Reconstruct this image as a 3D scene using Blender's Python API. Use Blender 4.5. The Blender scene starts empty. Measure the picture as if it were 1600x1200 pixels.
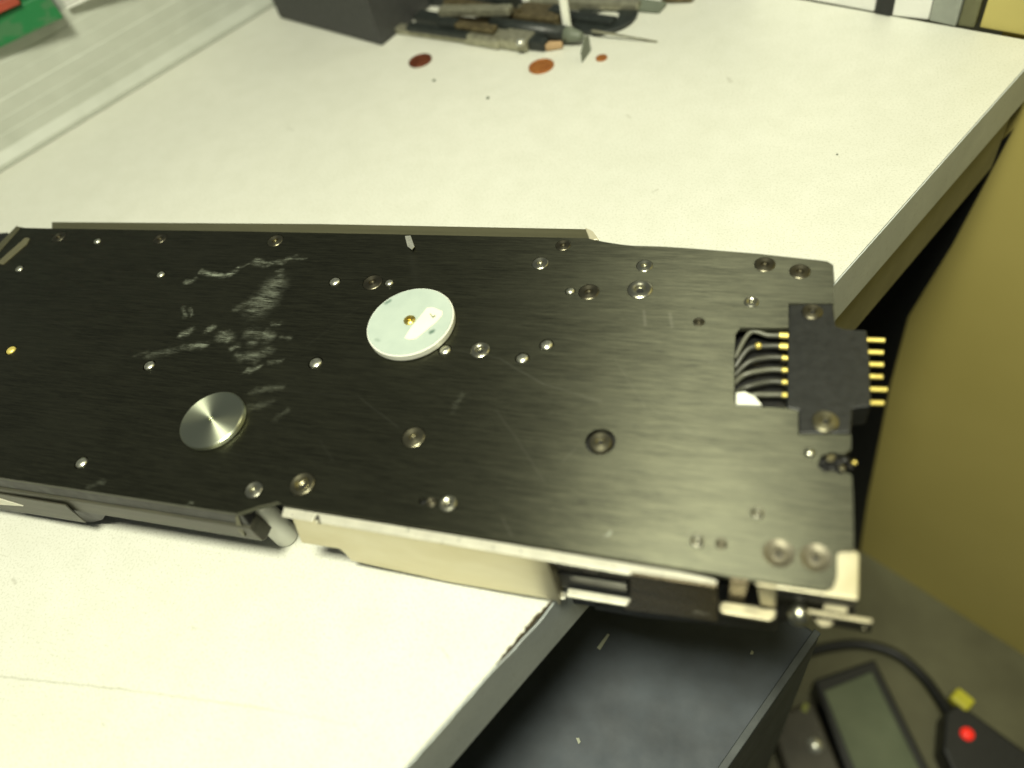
import bpy, bmesh, math, random
from mathutils import Vector, Matrix
random.seed(4)
scn = bpy.context.scene
C = scn.collection

# ------------------------------------------------------------------ camera
FPX, VX, VY, H = 1135.78, 291.3, 880.28, 0.27872
AX = [Vector((0.94709297, 0.08567972, -0.30931195)),
      Vector((0.25207628, -0.79511062, 0.55159464)),
      Vector((-0.19867674, -0.60038161, -0.77464151))]   # world axes seen from the lens
cam = bpy.data.cameras.new('camera')
cam.sensor_width = 36.0
cam.lens = FPX / 1600 * 36.0
cam.clip_start = 0.01
cam.clip_end = 60
cam.dof.use_dof = True
cam.dof.focus_distance = 0.37
cam.dof.aperture_fstop = 4.0
camo = bpy.data.objects.new('camera', cam)
C.objects.link(camo)
m = Matrix(((AX[0][0], -AX[0][1], -AX[0][2], 0), (AX[1][0], -AX[1][1], -AX[1][2], 0),
            (AX[2][0], -AX[2][1], -AX[2][2], H), (0, 0, 0, 1)))
camo.matrix_world = m
scn.camera = camo

# ------------------------------------------------------------------ light
world = bpy.data.worlds.new('World')
scn.world = world
world.use_nodes = True
world.node_tree.nodes['Background'].inputs[0].default_value = (0.84, 0.90, 0.80, 1)
world.node_tree.nodes['Background'].inputs[1].default_value = 0.115

def area(name, loc, size, energy, col, tgt=(0, 0.2, 0)):
    l = bpy.data.lights.new(name, 'AREA')
    l.shape = 'RECTANGLE'
    l.size, l.size_y = size
    l.energy = energy
    l.color = col
    o = bpy.data.objects.new(name, l)
    C.objects.link(o)
    o.location = loc
    o.rotation_euler = (Vector(tgt) - Vector(loc)).to_track_quat('-Z', 'Y').to_euler()
    return o
area('ceiling_lamp', (-0.045, -0.05, 0.92), (0.26, 0.20), 15.0, (1.0, 1.0, 0.77), (-0.02, 0.16, 0))
area('far_lamp', (0.75, 1.0, 1.5), (0.6, 0.5), 3.0, (1.0, 0.98, 0.74), (0.05, 0.2, 0))

scn.view_settings.view_transform = 'Standard'
scn.view_settings.look = 'None'
scn.view_settings.exposure = 0.0
scn.view_settings.gamma = 1.0
scn.view_settings.use_curve_mapping = False

# ------------------------------------------------------------------ geometry helpers
def ray(px, py):
    c = ((px - 800), (py - 600), FPX)
    return Vector((AX[0].dot(Vector(c)), AX[1].dot(Vector(c)), AX[2].dot(Vector(c))))
def P(px, py, z=0.0):                       # photo pixel -> point on a level plane
    r = ray(px, py)
    t = (z - H) / r.z
    return Vector((r.x * t, r.y * t, z))
def F(px, py, y):                           # photo pixel -> point on the upright plane of that depth
    r = ray(px, py)
    t = y / r.y
    return Vector((r.x * t, y, H + r.z * t))
def rad(px, py, r, z):
    return 0.5 * ((P(px + r, py, z) - P(px - r, py, z)).length * (P(px, py + r, z) - P(px, py - r, z)).length) ** 0.5

def link(name, bm, mat, parent=None, smooth=False, bevel=0, seg=2):
    me = bpy.data.meshes.new(name)
    bmesh.ops.recalc_face_normals(bm, faces=bm.faces)
    bm.to_mesh(me)
    bm.free()
    if smooth:
        for p in me.polygons: p.use_smooth = True
    me.materials.append(mat)
    o = bpy.data.objects.new(name, me)
    C.objects.link(o)
    if parent: o.parent = parent
    if bevel:
        b = o.modifiers.new('b', 'BEVEL')
        b.width = bevel; b.segments = seg; b.limit_method = 'ANGLE'; b.angle_limit = 0.6
    return o
def tag(o, label, cat, group=None, kind=None):
    o['label'] = label; o['category'] = cat
    if group: o['group'] = group
    if kind: o['kind'] = kind
    return o
def thing(name, label, cat, loc=(0, 0, 0), group=None):
    o = bpy.data.objects.new(name, None)
    C.objects.link(o)
    o.empty_display_size = 0.01
    tag(o, label, cat, group)
    return o

def prism(bm, pts, vec):
    vec = Vector(vec)
    a = [bm.verts.new(p) for p in pts]
    b = [bm.verts.new(Vector(p) + vec) for p in pts]
    n = len(pts)
    bm.faces.new(a); bm.faces.new(b[::-1])
    for i in range(n):
        bm.faces.new((a[i], b[i], b[(i + 1) % n], a[(i + 1) % n]))
    return bm
def PR(pts, vec):
    return prism(bmesh.new(), pts, vec)
def flat(pxs, z, th):                       # a level plate: outline at height z, thickness th downward
    return PR([P(x, y, z) for x, y in pxs], (0, 0, -th))
def box(x0, x1, y0, y1, z0, z1, bm=None):
    bm = bm or bmesh.new()
    return prism(bm, [(x0, y0, z0), (x1, y0, z0), (x1, y1, z0), (x0, y1, z0)], (0, 0, z1 - z0))
def lathe(bm, c, prof, n=40, axis=Vector((0, 0, 1))):
    q = Vector((0, 0, 1)).rotation_difference(axis.normalized())
    rings = []
    for r, h in prof:
        if r < 1e-7:
            rings.append([bm.verts.new(Vector(c) + q @ Vector((0, 0, h)))])
        else:
            rings.append([bm.verts.new(Vector(c) + q @ Vector((r * math.cos(2 * math.pi * i / n), r * math.sin(2 * math.pi * i / n), h))) for i in range(n)])
    for a, b in zip(rings, rings[1:]):
        if len(a) == 1 and len(b) == 1: continue
        for i in range(n):
            j = (i + 1) % n
            if len(a) == 1: bm.faces.new((a[0], b[i], b[j]))
            elif len(b) == 1: bm.faces.new((a[i], b[0], a[j]))
            else: bm.faces.new((a[i], b[i], b[j], a[j]))
    return bm
def tube(bm, pts, r, n=10, r2=None):
    pts = [Vector(p) for p in pts]
    rings = []
    for k, p in enumerate(pts):
        d = (pts[min(k + 1, len(pts) - 1)] - pts[max(k - 1, 0)]).normalized()
        u = d.cross(Vector((0, 0, 1)))
        if u.length < 1e-3: u = Vector((1, 0, 0))
        u.normalize(); w = u.cross(d)
        rr = r if r2 is None else r + (r2 - r) * k / (len(pts) - 1)
        rings.append([bm.verts.new(p + rr * (u * math.cos(2 * math.pi * i / n) + w * math.sin(2 * math.pi * i / n))) for i in range(n)])
    for a, b in zip(rings, rings[1:]):
        for i in range(n):
            bm.faces.new((a[i], a[(i + 1) % n], b[(i + 1) % n], b[i]))
    bm.faces.new(rings[0]); bm.faces.new(rings[-1][::-1])
    return bm
def spline(pts, k=8):
    pts = [Vector(p) for p in pts]
    out = []
    for i in range(len(pts) - 1):
        p0, p1, p2, p3 = pts[max(i - 1, 0)], pts[i], pts[i + 1], pts[min(i + 2, len(pts) - 1)]
        for j in range(k):
            t = j / k
            out.append(0.5 * ((2 * p1) + (p2 - p0) * t + (2 * p0 - 5 * p1 + 4 * p2 - p3) * t * t + (3 * p1 - p0 - 3 * p2 + p3) * t ** 3))
    out.append(pts[-1])
    return out

# ------------------------------------------------------------------ materials
class N:
    def __init__(s, name):
        s.m = bpy.data.materials.new(name); s.m.use_nodes = True
        s.t = s.m.node_tree
        s.b = s.t.nodes['Principled BSDF']
        s.tc = s.t.nodes.new('ShaderNodeTexCoord')
    def n(s, typ, ins=None, **kw):
        x = s.t.nodes.new(typ)
        for k, v in kw.items(): setattr(x, k, v)
        for k, v in (ins or {}).items():
            if isinstance(v, bpy.types.NodeSocket): s.t.links.new(v, x.inputs[k])
            else: x.inputs[k].default_value = v
        return x
    def obj(s, scale=(1, 1, 1)):
        return s.n('ShaderNodeMapping', {'Vector': s.tc.outputs['Object'], 'Scale': scale}).outputs[0]
    def noise(s, scale, detail=4, stretch=(1, 1, 1), rough=0.55, dist=0.0):
        return s.n('ShaderNodeTexNoise', {'Vector': s.obj(stretch), 'Scale': scale, 'Detail': detail, 'Roughness': rough, 'Distortion': dist}).outputs[0]
    def rng(s, v, a, b, c=0.0, d=1.0):
        return s.n('ShaderNodeMapRange', {0: v, 1: a, 2: b, 3: c, 4: d}).outputs[0]
    def math(s, op, a, b=0.0, clamp=False):
        x = s.n('ShaderNodeMath', {0: a, 1: b}, operation=op); x.use_clamp = clamp
        return x.outputs[0]
    def mix(s, f, a, b):
        x = s.n('ShaderNodeMix', data_type='RGBA')
        for i, v in ((0, f), (6, a), (7, b)):
            if isinstance(v, bpy.types.NodeSocket): s.t.links.new(v, x.inputs[i])
            else: x.inputs[i].default_value = v if i == 0 else (v[0], v[1], v[2], 1)
        return x.outputs[2]
    def set(s, **kw):
        for k, v in kw.items():
            k = k.replace('_', ' ')
            if isinstance(v, bpy.types.NodeSocket): s.t.links.new(v, s.b.inputs[k])
            else: s.b.inputs[k].default_value = (v[0], v[1], v[2], 1) if isinstance(v, tuple) else v
        return s
    def bump(s, h, strength, dist=0.001):
        b = s.n('ShaderNodeBump', {'Height': h, 'Strength': strength, 'Distance': dist})
        s.t.links.new(b.outputs[0], s.b.inputs['Normal'])

def simple(name, col, rough=0.5, metal=0.0, var=0.15, scale=60, stretch=(1, 1, 1), spec=0.5, bump=0.0):
    k = N(name)
    n = k.noise(scale, 4, stretch)
    a = tuple(c * (1 - var) for c in col); b = tuple(min(1, c * (1 + var)) for c in col)
    k.set(Base_Color=k.mix(k.rng(n, 0.3, 0.7), a, b), Roughness=k.rng(k.noise(scale * 1.7, 3), 0.2, 0.8, max(0.03, rough - 0.08), min(1, rough + 0.08)), Metallic=metal)
    k.b.inputs['Specular IOR Level'].default_value = spec
    if bump: k.bump(n, bump)
    return k.m

T = 0.045                                    # height of the black plate above the bench

# distance to thick line segments, used for the scuffs and scratches
def strokes(k, segs, z, warp=0.0024, wscale=260):
    base = k.tc.outputs['Object']
    nz = k.n('ShaderNodeTexNoise', {'Vector': base, 'Scale': wscale, 'Detail': 3.0}).outputs['Color']
    off = k.n('ShaderNodeVectorMath', {0: nz, 1: (0.5, 0.5, 0.5)}, operation='SUBTRACT').outputs[0]
    off = k.n('ShaderNodeVectorMath', {0: off, 1: (warp * 2, warp * 2, 0)}, operation='MULTIPLY').outputs[0]
    pos = k.n('ShaderNodeVectorMath', {0: base, 1: off}, operation='ADD').outputs[0]
    pos = k.n('ShaderNodeVectorMath', {0: pos, 1: (1, 1, 0)}, operation='MULTIPLY').outputs[0]
    acc = 0.0
    for x0, y0, x1, y1, r, s in segs:
        a = P(x0, y0, z); b = P(x1, y1, z); a.z = b.z = 0
        d = b - a
        R_ = rad((x0 + x1) / 2, (y0 + y1) / 2, r, z)
        pa = k.n('ShaderNodeVectorMath', {0: pos, 1: a}, operation='SUBTRACT').outputs[0]
        L_ = max(d.length, 1e-5)
        dt = k.n('ShaderNodeVectorMath', {0: pa, 1: d / L_}, operation='DOT_PRODUCT').outputs['Value']
        dt = k.math('MINIMUM', k.math('MAXIMUM', dt, 0.0), L_)
        pr = k.n('ShaderNodeVectorMath', {0: d / L_, 'Scale': dt}, operation='SCALE').outputs[0]
        ln = k.n('ShaderNodeVectorMath', {0: pa, 1: pr}, operation='DISTANCE').outputs['Value']
        v = k.n('ShaderNodeMapRange', {0: ln, 1: 0.0, 2: R_, 3: s, 4: 0.0}, interpolation_type='SMOOTHSTEP').outputs[0]
        acc = k.math('MAXIMUM', v, acc)
    return acc

# black anodised, brushed plate with white rubbed scuffs and hairline scratches
k = N('black_plate')
brush = k.noise(1100, 5, (0.07, 1.0, 1.0), 0.75)
brush2 = k.noise(260, 4, (0.10, 1.0, 1.0), 0.7)
blot = k.noise(28, 4, (0.6, 1, 1), 0.6)
scuff = strokes(k, [
    (292, 441, 302, 437, 7, .7), (315, 424, 328, 429, 6, .8), (333, 430, 355, 431, 6, .9), (355, 431, 372, 420, 7, .9), (372, 420, 396, 408, 4, .45),
    (400, 408, 412, 413, 8, .7), (412, 413, 440, 409, 6, .75), (440, 409, 460, 401, 6, .8), (460, 403, 478, 404, 4, .5),
    (437, 424, 440, 434, 7, .6), (428, 446, 402, 482, 26, .72), (426, 450, 420, 472, 20, .65), (395, 470, 370, 482, 10, .4), (402, 485, 394, 492, 8, .5),
    (286, 480, 290, 494, 5, .55), (298, 482, 300, 492, 4, .5),
    (285, 523, 296, 516, 9, .9), (322, 518, 330, 513, 8, .85), (346, 524, 358, 528, 12, 1.0), (362, 544, 370, 541, 8, .8),
    (232, 556, 262, 548, 8, .35), (262, 549, 300, 542, 8, .5), (298, 542, 322, 540, 8, .75), (212, 556, 230, 550, 5, .3),
    (390, 520, 420, 527, 14, .55), (395, 534, 414, 521, 12, .6), (380, 560, 420, 549, 12, .65), (372, 556, 400, 562, 10, .55), (384, 580, 404, 574, 7, .75), (420, 567, 438, 564, 7, .4),
    (426, 507, 436, 506, 6, .5), (440, 528, 452, 528, 6, .4),
    (395, 612, 440, 604, 8, .35), (380, 640, 425, 628, 9, .28), (430, 655, 450, 640, 7, .2), (708, 640, 722, 618, 7, .22),
    (256, 797, 262, 794, 4, .7), (290, 792, 300, 786, 4, .6), (140, 760, 160, 754, 8, .3), (945, 836, 957, 834, 5, .8)], T)
hair = strokes(k, [
    (430, 610, 560, 620, 2.2, .22), (560, 620, 622, 668, 2.4, .4), (700, 545, 780, 560, 2.6, .4), (780, 560, 850, 600, 3, .45), (850, 600, 940, 628, 3, .32),
    (640, 380, 650, 440, 9, .16), (775, 640, 850, 750, 3, .26), (785, 810, 800, 836, 2.6, .45), (490, 440, 700, 436, 2, .1), (880, 720, 900, 700, 2.5, .3),
    (320, 700, 420, 720, 2.5, .18), (560, 480, 480, 540, 3, .14), (1100, 560, 1190, 590, 2, .14), (500, 690, 520, 720, 4, .2), (1006, 487, 1008, 508, 4, .4), (1047, 490, 1050, 510, 4, .35), (1020, 640, 1120, 700, 2, .12), (960, 560, 1010, 640, 2, .12), (1150, 760, 1290, 780, 2, .12),
    (80, 500, 220, 560, 2, .1), (600, 740, 760, 730, 2, .12)], T, 0.0006, 90)
tex = k.rng(k.noise(520, 5, (0.16, 1, 1), 0.8), 0.40, 0.64, 0.05, 1.0)
sc = k.math('MULTIPLY', scuff, tex)
base = k.mix(k.rng(brush, 0.3, 0.75), (0.036, 0.037, 0.027), (0.115, 0.116, 0.078))
base = k.mix(k.rng(blot, 0.45, 0.75, 0, 0.5), base, (0.105, 0.106, 0.073))
base = k.mix(k.math('MULTIPLY', hair, 0.55), base, (0.20, 0.20, 0.16))
base = k.mix(sc, base, (0.25, 0.275, 0.22))
ro = k.rng(brush2, 0.25, 0.75, 0.35, 0.42)
ro = k.math('ADD', ro, k.math('MULTIPLY', sc, 0.3))
k.set(Base_Color=base, Roughness=ro, Metallic=k.math('SUBTRACT', 0.9, sc, True), Anisotropic=0.9)
k.t.links.new(k.n('ShaderNodeTangent', direction_type='RADIAL', axis='X').outputs[0], k.b.inputs['Tangent'])
k.b.inputs['IOR'].default_value = 1.9
k.bump(k.math('ADD', brush, k.math('MULTIPLY', blot, 0.6)), 0.12, 0.0004)
M_plate = k.m

k = N('black_fascia')
k.set(Base_Color=k.mix(k.rng(k.noise(500, 4, (0.05, 1, 1)), .3, .7), (0.045, 0.044, 0.032), (0.085, 0.082, 0.058)), Roughness=0.42, Metallic=0.2)
M_fascia = k.m
M_dark = simple('dark_metal', (0.018, 0.018, 0.018), 0.4, 0.3, 0.3, 120)
M_black = simple('black_plastic', (0.014, 0.015, 0.015), 0.45, 0, 0.25, 300, bump=0.15)
M_rail = simple('olive_rail', (0.13, 0.125, 0.075), 0.42, 0.55, 0.12, 300, (0.05, 1, 1))
M_brown = simple('brown_panel', (0.16, 0.13, 0.08), 0.28, 0.7, 0.25, 150, (0.2, 1, 1))

k = N('beige_metal')                       # pale nickel cover with cloudy rubbed patches
cl = k.noise(30, 4, (0.6, 1, 1.2), 0.55, 0.6)
fine = k.noise(600, 4, (0.08, 1, 1), 0.6)
cc = k.mix(k.rng(cl, 0.35, 0.7), (0.58, 0.51, 0.29), (0.74, 0.69, 0.50))
cc = k.mix(k.rng(fine, 0.3, 0.8, 0, 0.25), cc, (0.70, 0.68, 0.56))
k.set(Base_Color=cc, Roughness=k.rng(cl, 0.3, 0.7, 0.30, 0.42), Metallic=0.55)
k.bump(fine, 0.05, 0.0003)
M_beige = k.m
M_latch = simple('latch_metal', (0.44, 0.40, 0.27), 0.4, 0.4, 0.12, 200)
M_csk = simple('countersunk_steel', (0.17, 0.155, 0.11), 0.48, 0.6, 0.2, 400)
M_beige2 = simple('pale_metal_edge', (0.74, 0.72, 0.60), 0.32, 0.5, 0.08, 200)

def turned(name, col, rough, an=0.85):
    k = N(name)
    tg = k.n('ShaderNodeTangent', direction_type='RADIAL', axis='Z')
    k.set(Base_Color=col, Roughness=rough, Metallic=1.0, Anisotropic=an, Anisotropic_Rotation=0.25)
    k.t.links.new(tg.outputs[0], k.b.inputs['Tangent'])
    sep = k.n('ShaderNodeVectorMath', {0: k.tc.outputs['Object'], 1: (1, 1, 0)}, operation='MULTIPLY').outputs[0]
    l = k.n('ShaderNodeVectorMath', {0: sep}, operation='LENGTH').outputs['Value']
    w = k.n('ShaderNodeTexNoise', {'W': k.math('MULTIPLY', l, 9000.0), 'Scale': 1.0}, noise_dimensions='1D').outputs[0]
    k.set(Base_Color=k.mix(k.rng(w, 0.3, 0.7, 0, 0.35), col, tuple(c * 0.6 for c in col)))
    return k.m
M_steel_t = turned('turned_steel', (0.74, 0.78, 0.60), 0.36)
M_screw = turned('screw_steel', (0.55, 0.54, 0.43), 0.32, 0.5)
M_pin = simple('bright_pin', (0.75, 0.75, 0.66), 0.3, 0.75, 0.15, 500)
M_rivet = simple('rivet_steel', (0.72, 0.72, 0.60), 0.3, 0.95, 0.3, 700)
M_dull = turned('dull_screw', (0.19, 0.175, 0.125), 0.40, 0.5)
M_olive_s = turned('olive_screw', (0.30, 0.28, 0.19), 0.34, 0.5)
M_gold = simple('gold_contact', (0.95, 0.74, 0.20), 0.35, 0.55, 0.15, 400)
M_brass = simple('brass', (0.62, 0.50, 0.14), 0.3, 0.9, 0.25, 600)
M_hole = simple('dark_recess', (0.006, 0.006, 0.006), 0.7, 0)

k = N('white_disc')
spots = strokes(k, [(604, 474, 609, 471, 5, .8), (673, 520, 677, 518, 5, 1.0), (588, 531, 592, 533, 4, .35), (619, 462, 624, 459, 3, .3), (571, 500, 573, 520, 3, .2), (688, 545, 690, 547, 3, .3)], T + 0.004, 0.0006, 500)
k.set(Base_Color=k.mix(spots, k.mix(k.rng(k.noise(60, 4), .3, .7), (0.38, 0.45, 0.41), (0.45, 0.52, 0.47)), (0.10, 0.16, 0.13)), Roughness=0.42)
M_wdisc = k.m
M_whiterim = simple('white_plastic', (0.84, 0.85, 0.76), 0.42, 0, 0.04, 80)
M_label = simple('cream_label', (0.80, 0.79, 0.62), 0.6, 0, 0.05, 80)

k = N('bench_laminate')
sp = k.noise(900, 4)
big = k.noise(6, 3)
mid = k.noise(60, 4)
col = k.mix(k.rng(big, 0.3, 0.7), (0.65, 0.655, 0.585), (0.70, 0.70, 0.63))
col = k.mix(k.rng(mid, 0.35, 0.7, 0, 0.35), col, (0.57, 0.575, 0.49))
col = k.mix(k.rng(sp, 0.50, 0.70, 0, 0.55), col, (0.42, 0.42, 0.33))
line = strokes(k, [(0, 1057, 200, 1078, 3, .30), (200, 1078, 420, 1108, 3, .25), (420, 1108, 560, 1135, 2.4, .15), (690, 1012, 702, 1030, 3, .25), (20, 905, 24, 912, 4, .3), (1138, 122, 1142, 128, 4, .3),
                       (1020, 300, 1028, 296, 3, .25), (450, 200, 458, 204, 3, .2), (300, 980, 306, 982, 3, .25), (160, 1130, 163, 1134, 3, .3), (980, 180, 984, 184, 3, .25)], 0, 0.0006, 300)
col = k.mix(line, col, (0.22, 0.21, 0.14))
k.set(Base_Color=col, Roughness=0.42)
k.bump(sp, 0.05, 0.0003)
M_bench = k.m
k = N('edge_band_grey')
n1 = k.noise(35, 4); n2 = k.noise(500, 3)
c_ = k.mix(k.rng(n1, .3, .7), (0.48, 0.52, 0.52), (0.56, 0.60, 0.59))
c_ = k.mix(k.rng(n2, .55, .75, 0, .3), c_, (0.25, 0.25, 0.22))
k.set(Base_Color=c_, Roughness=0.5)
M_band = k.m
M_apron = simple('olive_apron', (0.20, 0.19, 0.11), 0.6, 0, 0.15, 30)
M_crack = simple('broken_core', (0.06, 0.045, 0.025), 0.9, 0, 0.4, 400)

# ------------------------------------------------------------------ workbench
Cn = P(635, 1200); Cf = P(1598, 112)
U = (Cf - Cn).normalized(); Vd = Vector((-U.y, U.x, 0))
far_r = P(1600, 62); far_l = P(1303, 9)
fd = (far_l - far_r).normalized()
# far right corner: where the edge meets the far side
def isect(p, d, q, e):
    den = d.x * e.y - d.y * e.x
    t = ((q.x - p.x) * e.y - (q.y - p.y) * e.x) / den
    return p + d * t
CR = isect(Cn, U, far_r, fd)
Lw = P(0, 270); Ld = (P(440, 2) - Lw).normalized()
CL = isect(far_r, fd, Lw, Ld)
NR = CR - U * 1.05
NL = isect(NR, Vd, Lw, Ld)
bench = thing('workbench', 'white speckled laminate workbench with a chipped grey front edge', 'workbench')
link('tabletop', PR([NR + Vd * 0.0007, CR + Vd * 0.0007, CL, NL], (0, 0, -0.033)), M_bench, bench)
# grey edge band with a ragged chipped upper rim
bm = bmesh.new()
L = (CR - NR).length; n = 260
prev = None
pc0 = (P(865, 940) - NR).dot(U); pc1 = (P(788, 1028) - NR).dot(U)
for i in range(n + 1):
    s = L * i / n
    dip = 0.0002 + 0.0003 * random.random()
    if pc1 < s < pc0 + 0.004:
        t = (s - pc1) / (pc0 - pc1)
        dip += 0.0020 * (0.35 + random.random()) * math.sin(math.pi * min(1, max(0, t))) ** 0.6 + 0.0006
    elif s < pc1 and random.random() < 0.18: dip += 0.0006
    q = NR + U * s
    ring = [bm.verts.new(q + Vector((0, 0, -dip))), bm.verts.new(q - Vd * 0.0001 + Vector((0, 0, -dip - .0003))), bm.verts.new(q - Vd * 0.0001 + Vector((0, 0, -0.036))), bm.verts.new(q + Vd * 0.0005 + Vector((0, 0, -0.036))), bm.verts.new(q + Vd * 0.0005 + Vector((0, 0, -dip)))]
    if prev:
        for a in range(5): bm.faces.new((prev[a], prev[(a + 1) % 5], ring[(a + 1) % 5], ring[a]))
    else: bm.faces.new(ring)
    prev = ring
bm.faces.new(prev[::-1])
link('edge_band', bm, M_band, bench)
# exposed dark core along the chip
bm = bmesh.new()
a = NR + U * (pc1 - 0.004); b = NR + U * (pc0 + .004)
pts = []
for i in range(40):
    t = i / 39
    pts.append(a.lerp(b, t) + Vd * 0.0004 + Vector((0, 0, 0.0002)))
for i in range(39, -1, -1):
    t = i / 39
    pts.append(a.lerp(b, t) + Vd * (0.0007 + 0.0014 * math.sin(math.pi * t) * random.random()) + Vector((0, 0, 0.0002)))
prism(bm, pts, (0, 0, -0.002))
link('chipped_core', bm, M_crack, bench)
link('apron', PR([NR + U * 0.74 + Vd * 0.004, CR + Vd * 0.004 - U * 0.004, CR + Vd * 0.022 - U * 0.004, NR + U * 0.74 + Vd * 0.022], (0, 0, -0.052)), M_apron, bench).location.z = -0.036
for s_, v_ in ((0.03, 0.03), (1.0, 0.03)):
    q = NR + U * s_ + Vd * v_ + Vector((0, 0, -0.068))
    if s_ < 0.5: link('leg', PR([q, q + U * .04, q + U * .04 + Vd * .04, q + Vd * .04], (0, 0, -0.652)), M_dark, bench)

# ------------------------------------------------------------------ floor, wall
FZ = -0.72
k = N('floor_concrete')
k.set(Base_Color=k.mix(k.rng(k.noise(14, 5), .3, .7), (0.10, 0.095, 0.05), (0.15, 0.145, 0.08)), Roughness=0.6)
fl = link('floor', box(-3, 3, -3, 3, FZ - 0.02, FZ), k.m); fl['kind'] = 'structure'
k = N('olive_wall')
k.set(Base_Color=k.mix(k.rng(k.noise(5, 3), .3, .7), (0.50, 0.42, 0.125), (0.56, 0.47, 0.15)), Roughness=0.62)
k.bump(k.noise(700, 3), 0.2, 0.0005)
wd = (P(1600, 1105, FZ) - P(1340, 930, FZ)).normalized()
w0 = CR + Vector((0, 0, 0))
wn = Vector((-wd.y, wd.x, 0))
if wn.y < 0: wn = -wn
w0 = w0 + wn * 0.008
wq = w0 + wd * 1.6; wp = w0 - wd * 0.028
wp.z = wq.z = FZ
wz = lambda p, z: Vector((p.x, p.y, z))
wl = w0 - wd * 0.5
bm = PR([wz(wl, FZ), wz(wq, FZ), wz(wq, FZ + 1.3), wz(wp, FZ + 1.3), wz(wp, -0.04), wz(wl, -0.04)], wn * 0.04)
wall = link('partition_wall', bm, k.m)
tag(wall, 'olive yellow partition wall standing at the far end of the bench', 'wall')

def onwall(px, py):
    rr = ray(px, py); o0 = Vector((0, 0, H)); q0 = w0 - wn * 0.0005
    return o0 + rr * ((q0 - o0).dot(wn) / rr.dot(wn))
bb = link('bench_shade_sheet', PR([onwall(*p) for p in ((1585, 200), (1490, 380), (1420, 494), (1392, 600), (1356, 780), (1338, 900), (1235, 900), (1290, 480))], -wn * 0.003), M_black)  # added sheet on the wall plane, its black stands in for the bench shadow
tag(bb, 'black sheet added as the shadow on the partition wall below the far end of the bench', 'board')

# left: ribbed white upstand with a ledge
k = N('ribbed_white')
k.set(Base_Color=k.mix(k.rng(k.noise(40, 4), .3, .7), (0.44, 0.46, 0.40), (0.50, 0.52, 0.46)), Roughness=0.5)
M_rib = k.m
Ln = Vector((-Ld.y, Ld.x, 0))
prof = [(0, 0.0005), (0.0, 0.004), (0.006, 0.011), (0.0075, 0.020), (0.0082, 0.0206), (0.009, 0.030), (0.0094, 0.0304), (0.0105, 0.041), (0.0112, 0.0418), (0.0125, 0.052), (0.0129, 0.0523), (0.0142, 0.0625), (0.0148, 0.0632), (0.0160, 0.074), (0.25, 0.074), (0.25, 0.0005)]
A = Lw - Ld * 0.6
bm = PR([A + Ln * u_ + Vector((0, 0, z_)) for u_, z_ in prof], Ld * 1.6)
ledge = link('wall_ledge', bm, M_rib)
tag(ledge, 'white ribbed upstand with a ledge along the left side of the bench', 'ledge')

# items on that ledge
LZ = 0.0745
a, b = P(0, 75, LZ), P(100, 28, LZ)
d = (b - a).normalized(); nn = Vector((-d.y, d.x, 0))
book = thing('green_box', 'green printed carton lying on the white ledge at the top left', 'carton')
k = N('green_card')
k.set(Base_Color=k.mix(k.rng(k.noise(45, 2, (1, 1, 2)), .52, .56, 0, 1), (0.012, 0.17, 0.05), (0.05, 0.17, 0.07)), Roughness=0.5)
link('carton_body', PR([a - d * .1, b, b + nn * .10, a - d * .1 + nn * .10], (0, 0, 0.020)), k.m, book, bevel=0.001)
M_red = simple('red_orange_card', (0.35, 0.06, 0.03), 0.5)
red = P(0, 18, LZ + 0.0215)
ro_ = link('red_packet', PR([red - d * .06 - nn * 0.004, red + d * .016 - nn * .004, red + d * .020 + nn * .03, red - d * .06 + nn * .03], (0, 0, 0.006)), M_red, None, bevel=.0005)
tag(ro_, 'small red packet lying on top of the green carton', 'packet')
M_paper = simple('white_paper', (0.78, 0.78, 0.74), 0.6, 0, 0.04)
a, b = P(106, 14, LZ), P(150, -6, LZ)
d = (b - a).normalized(); nn = Vector((-d.y, d.x, 0))
pap = thing('paper_stack', 'small stack of white papers on the ledge beside the green carton', 'paper')
for i in range(5):
    q = a + nn * (0.001 * (i % 2)) + Vector((0, 0, 0.0032 * i)); e = b + nn * (0.001 * (i % 2)) + Vector((0, 0, 0.0032 * i)) + d * .05
    link('sheet', PR([q, e, e + nn * .1, q + nn * .1], (0, 0, 0.0022)), M_paper, pap)

# ------------------------------------------------------------------ the feeder unit
unit = thing('feeder_unit', 'flat black metal feeder unit with screws and two discs, overhanging the bench edge', 'machine part')
YF = P(442, 789, T).y
TH = 0.0025

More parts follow.
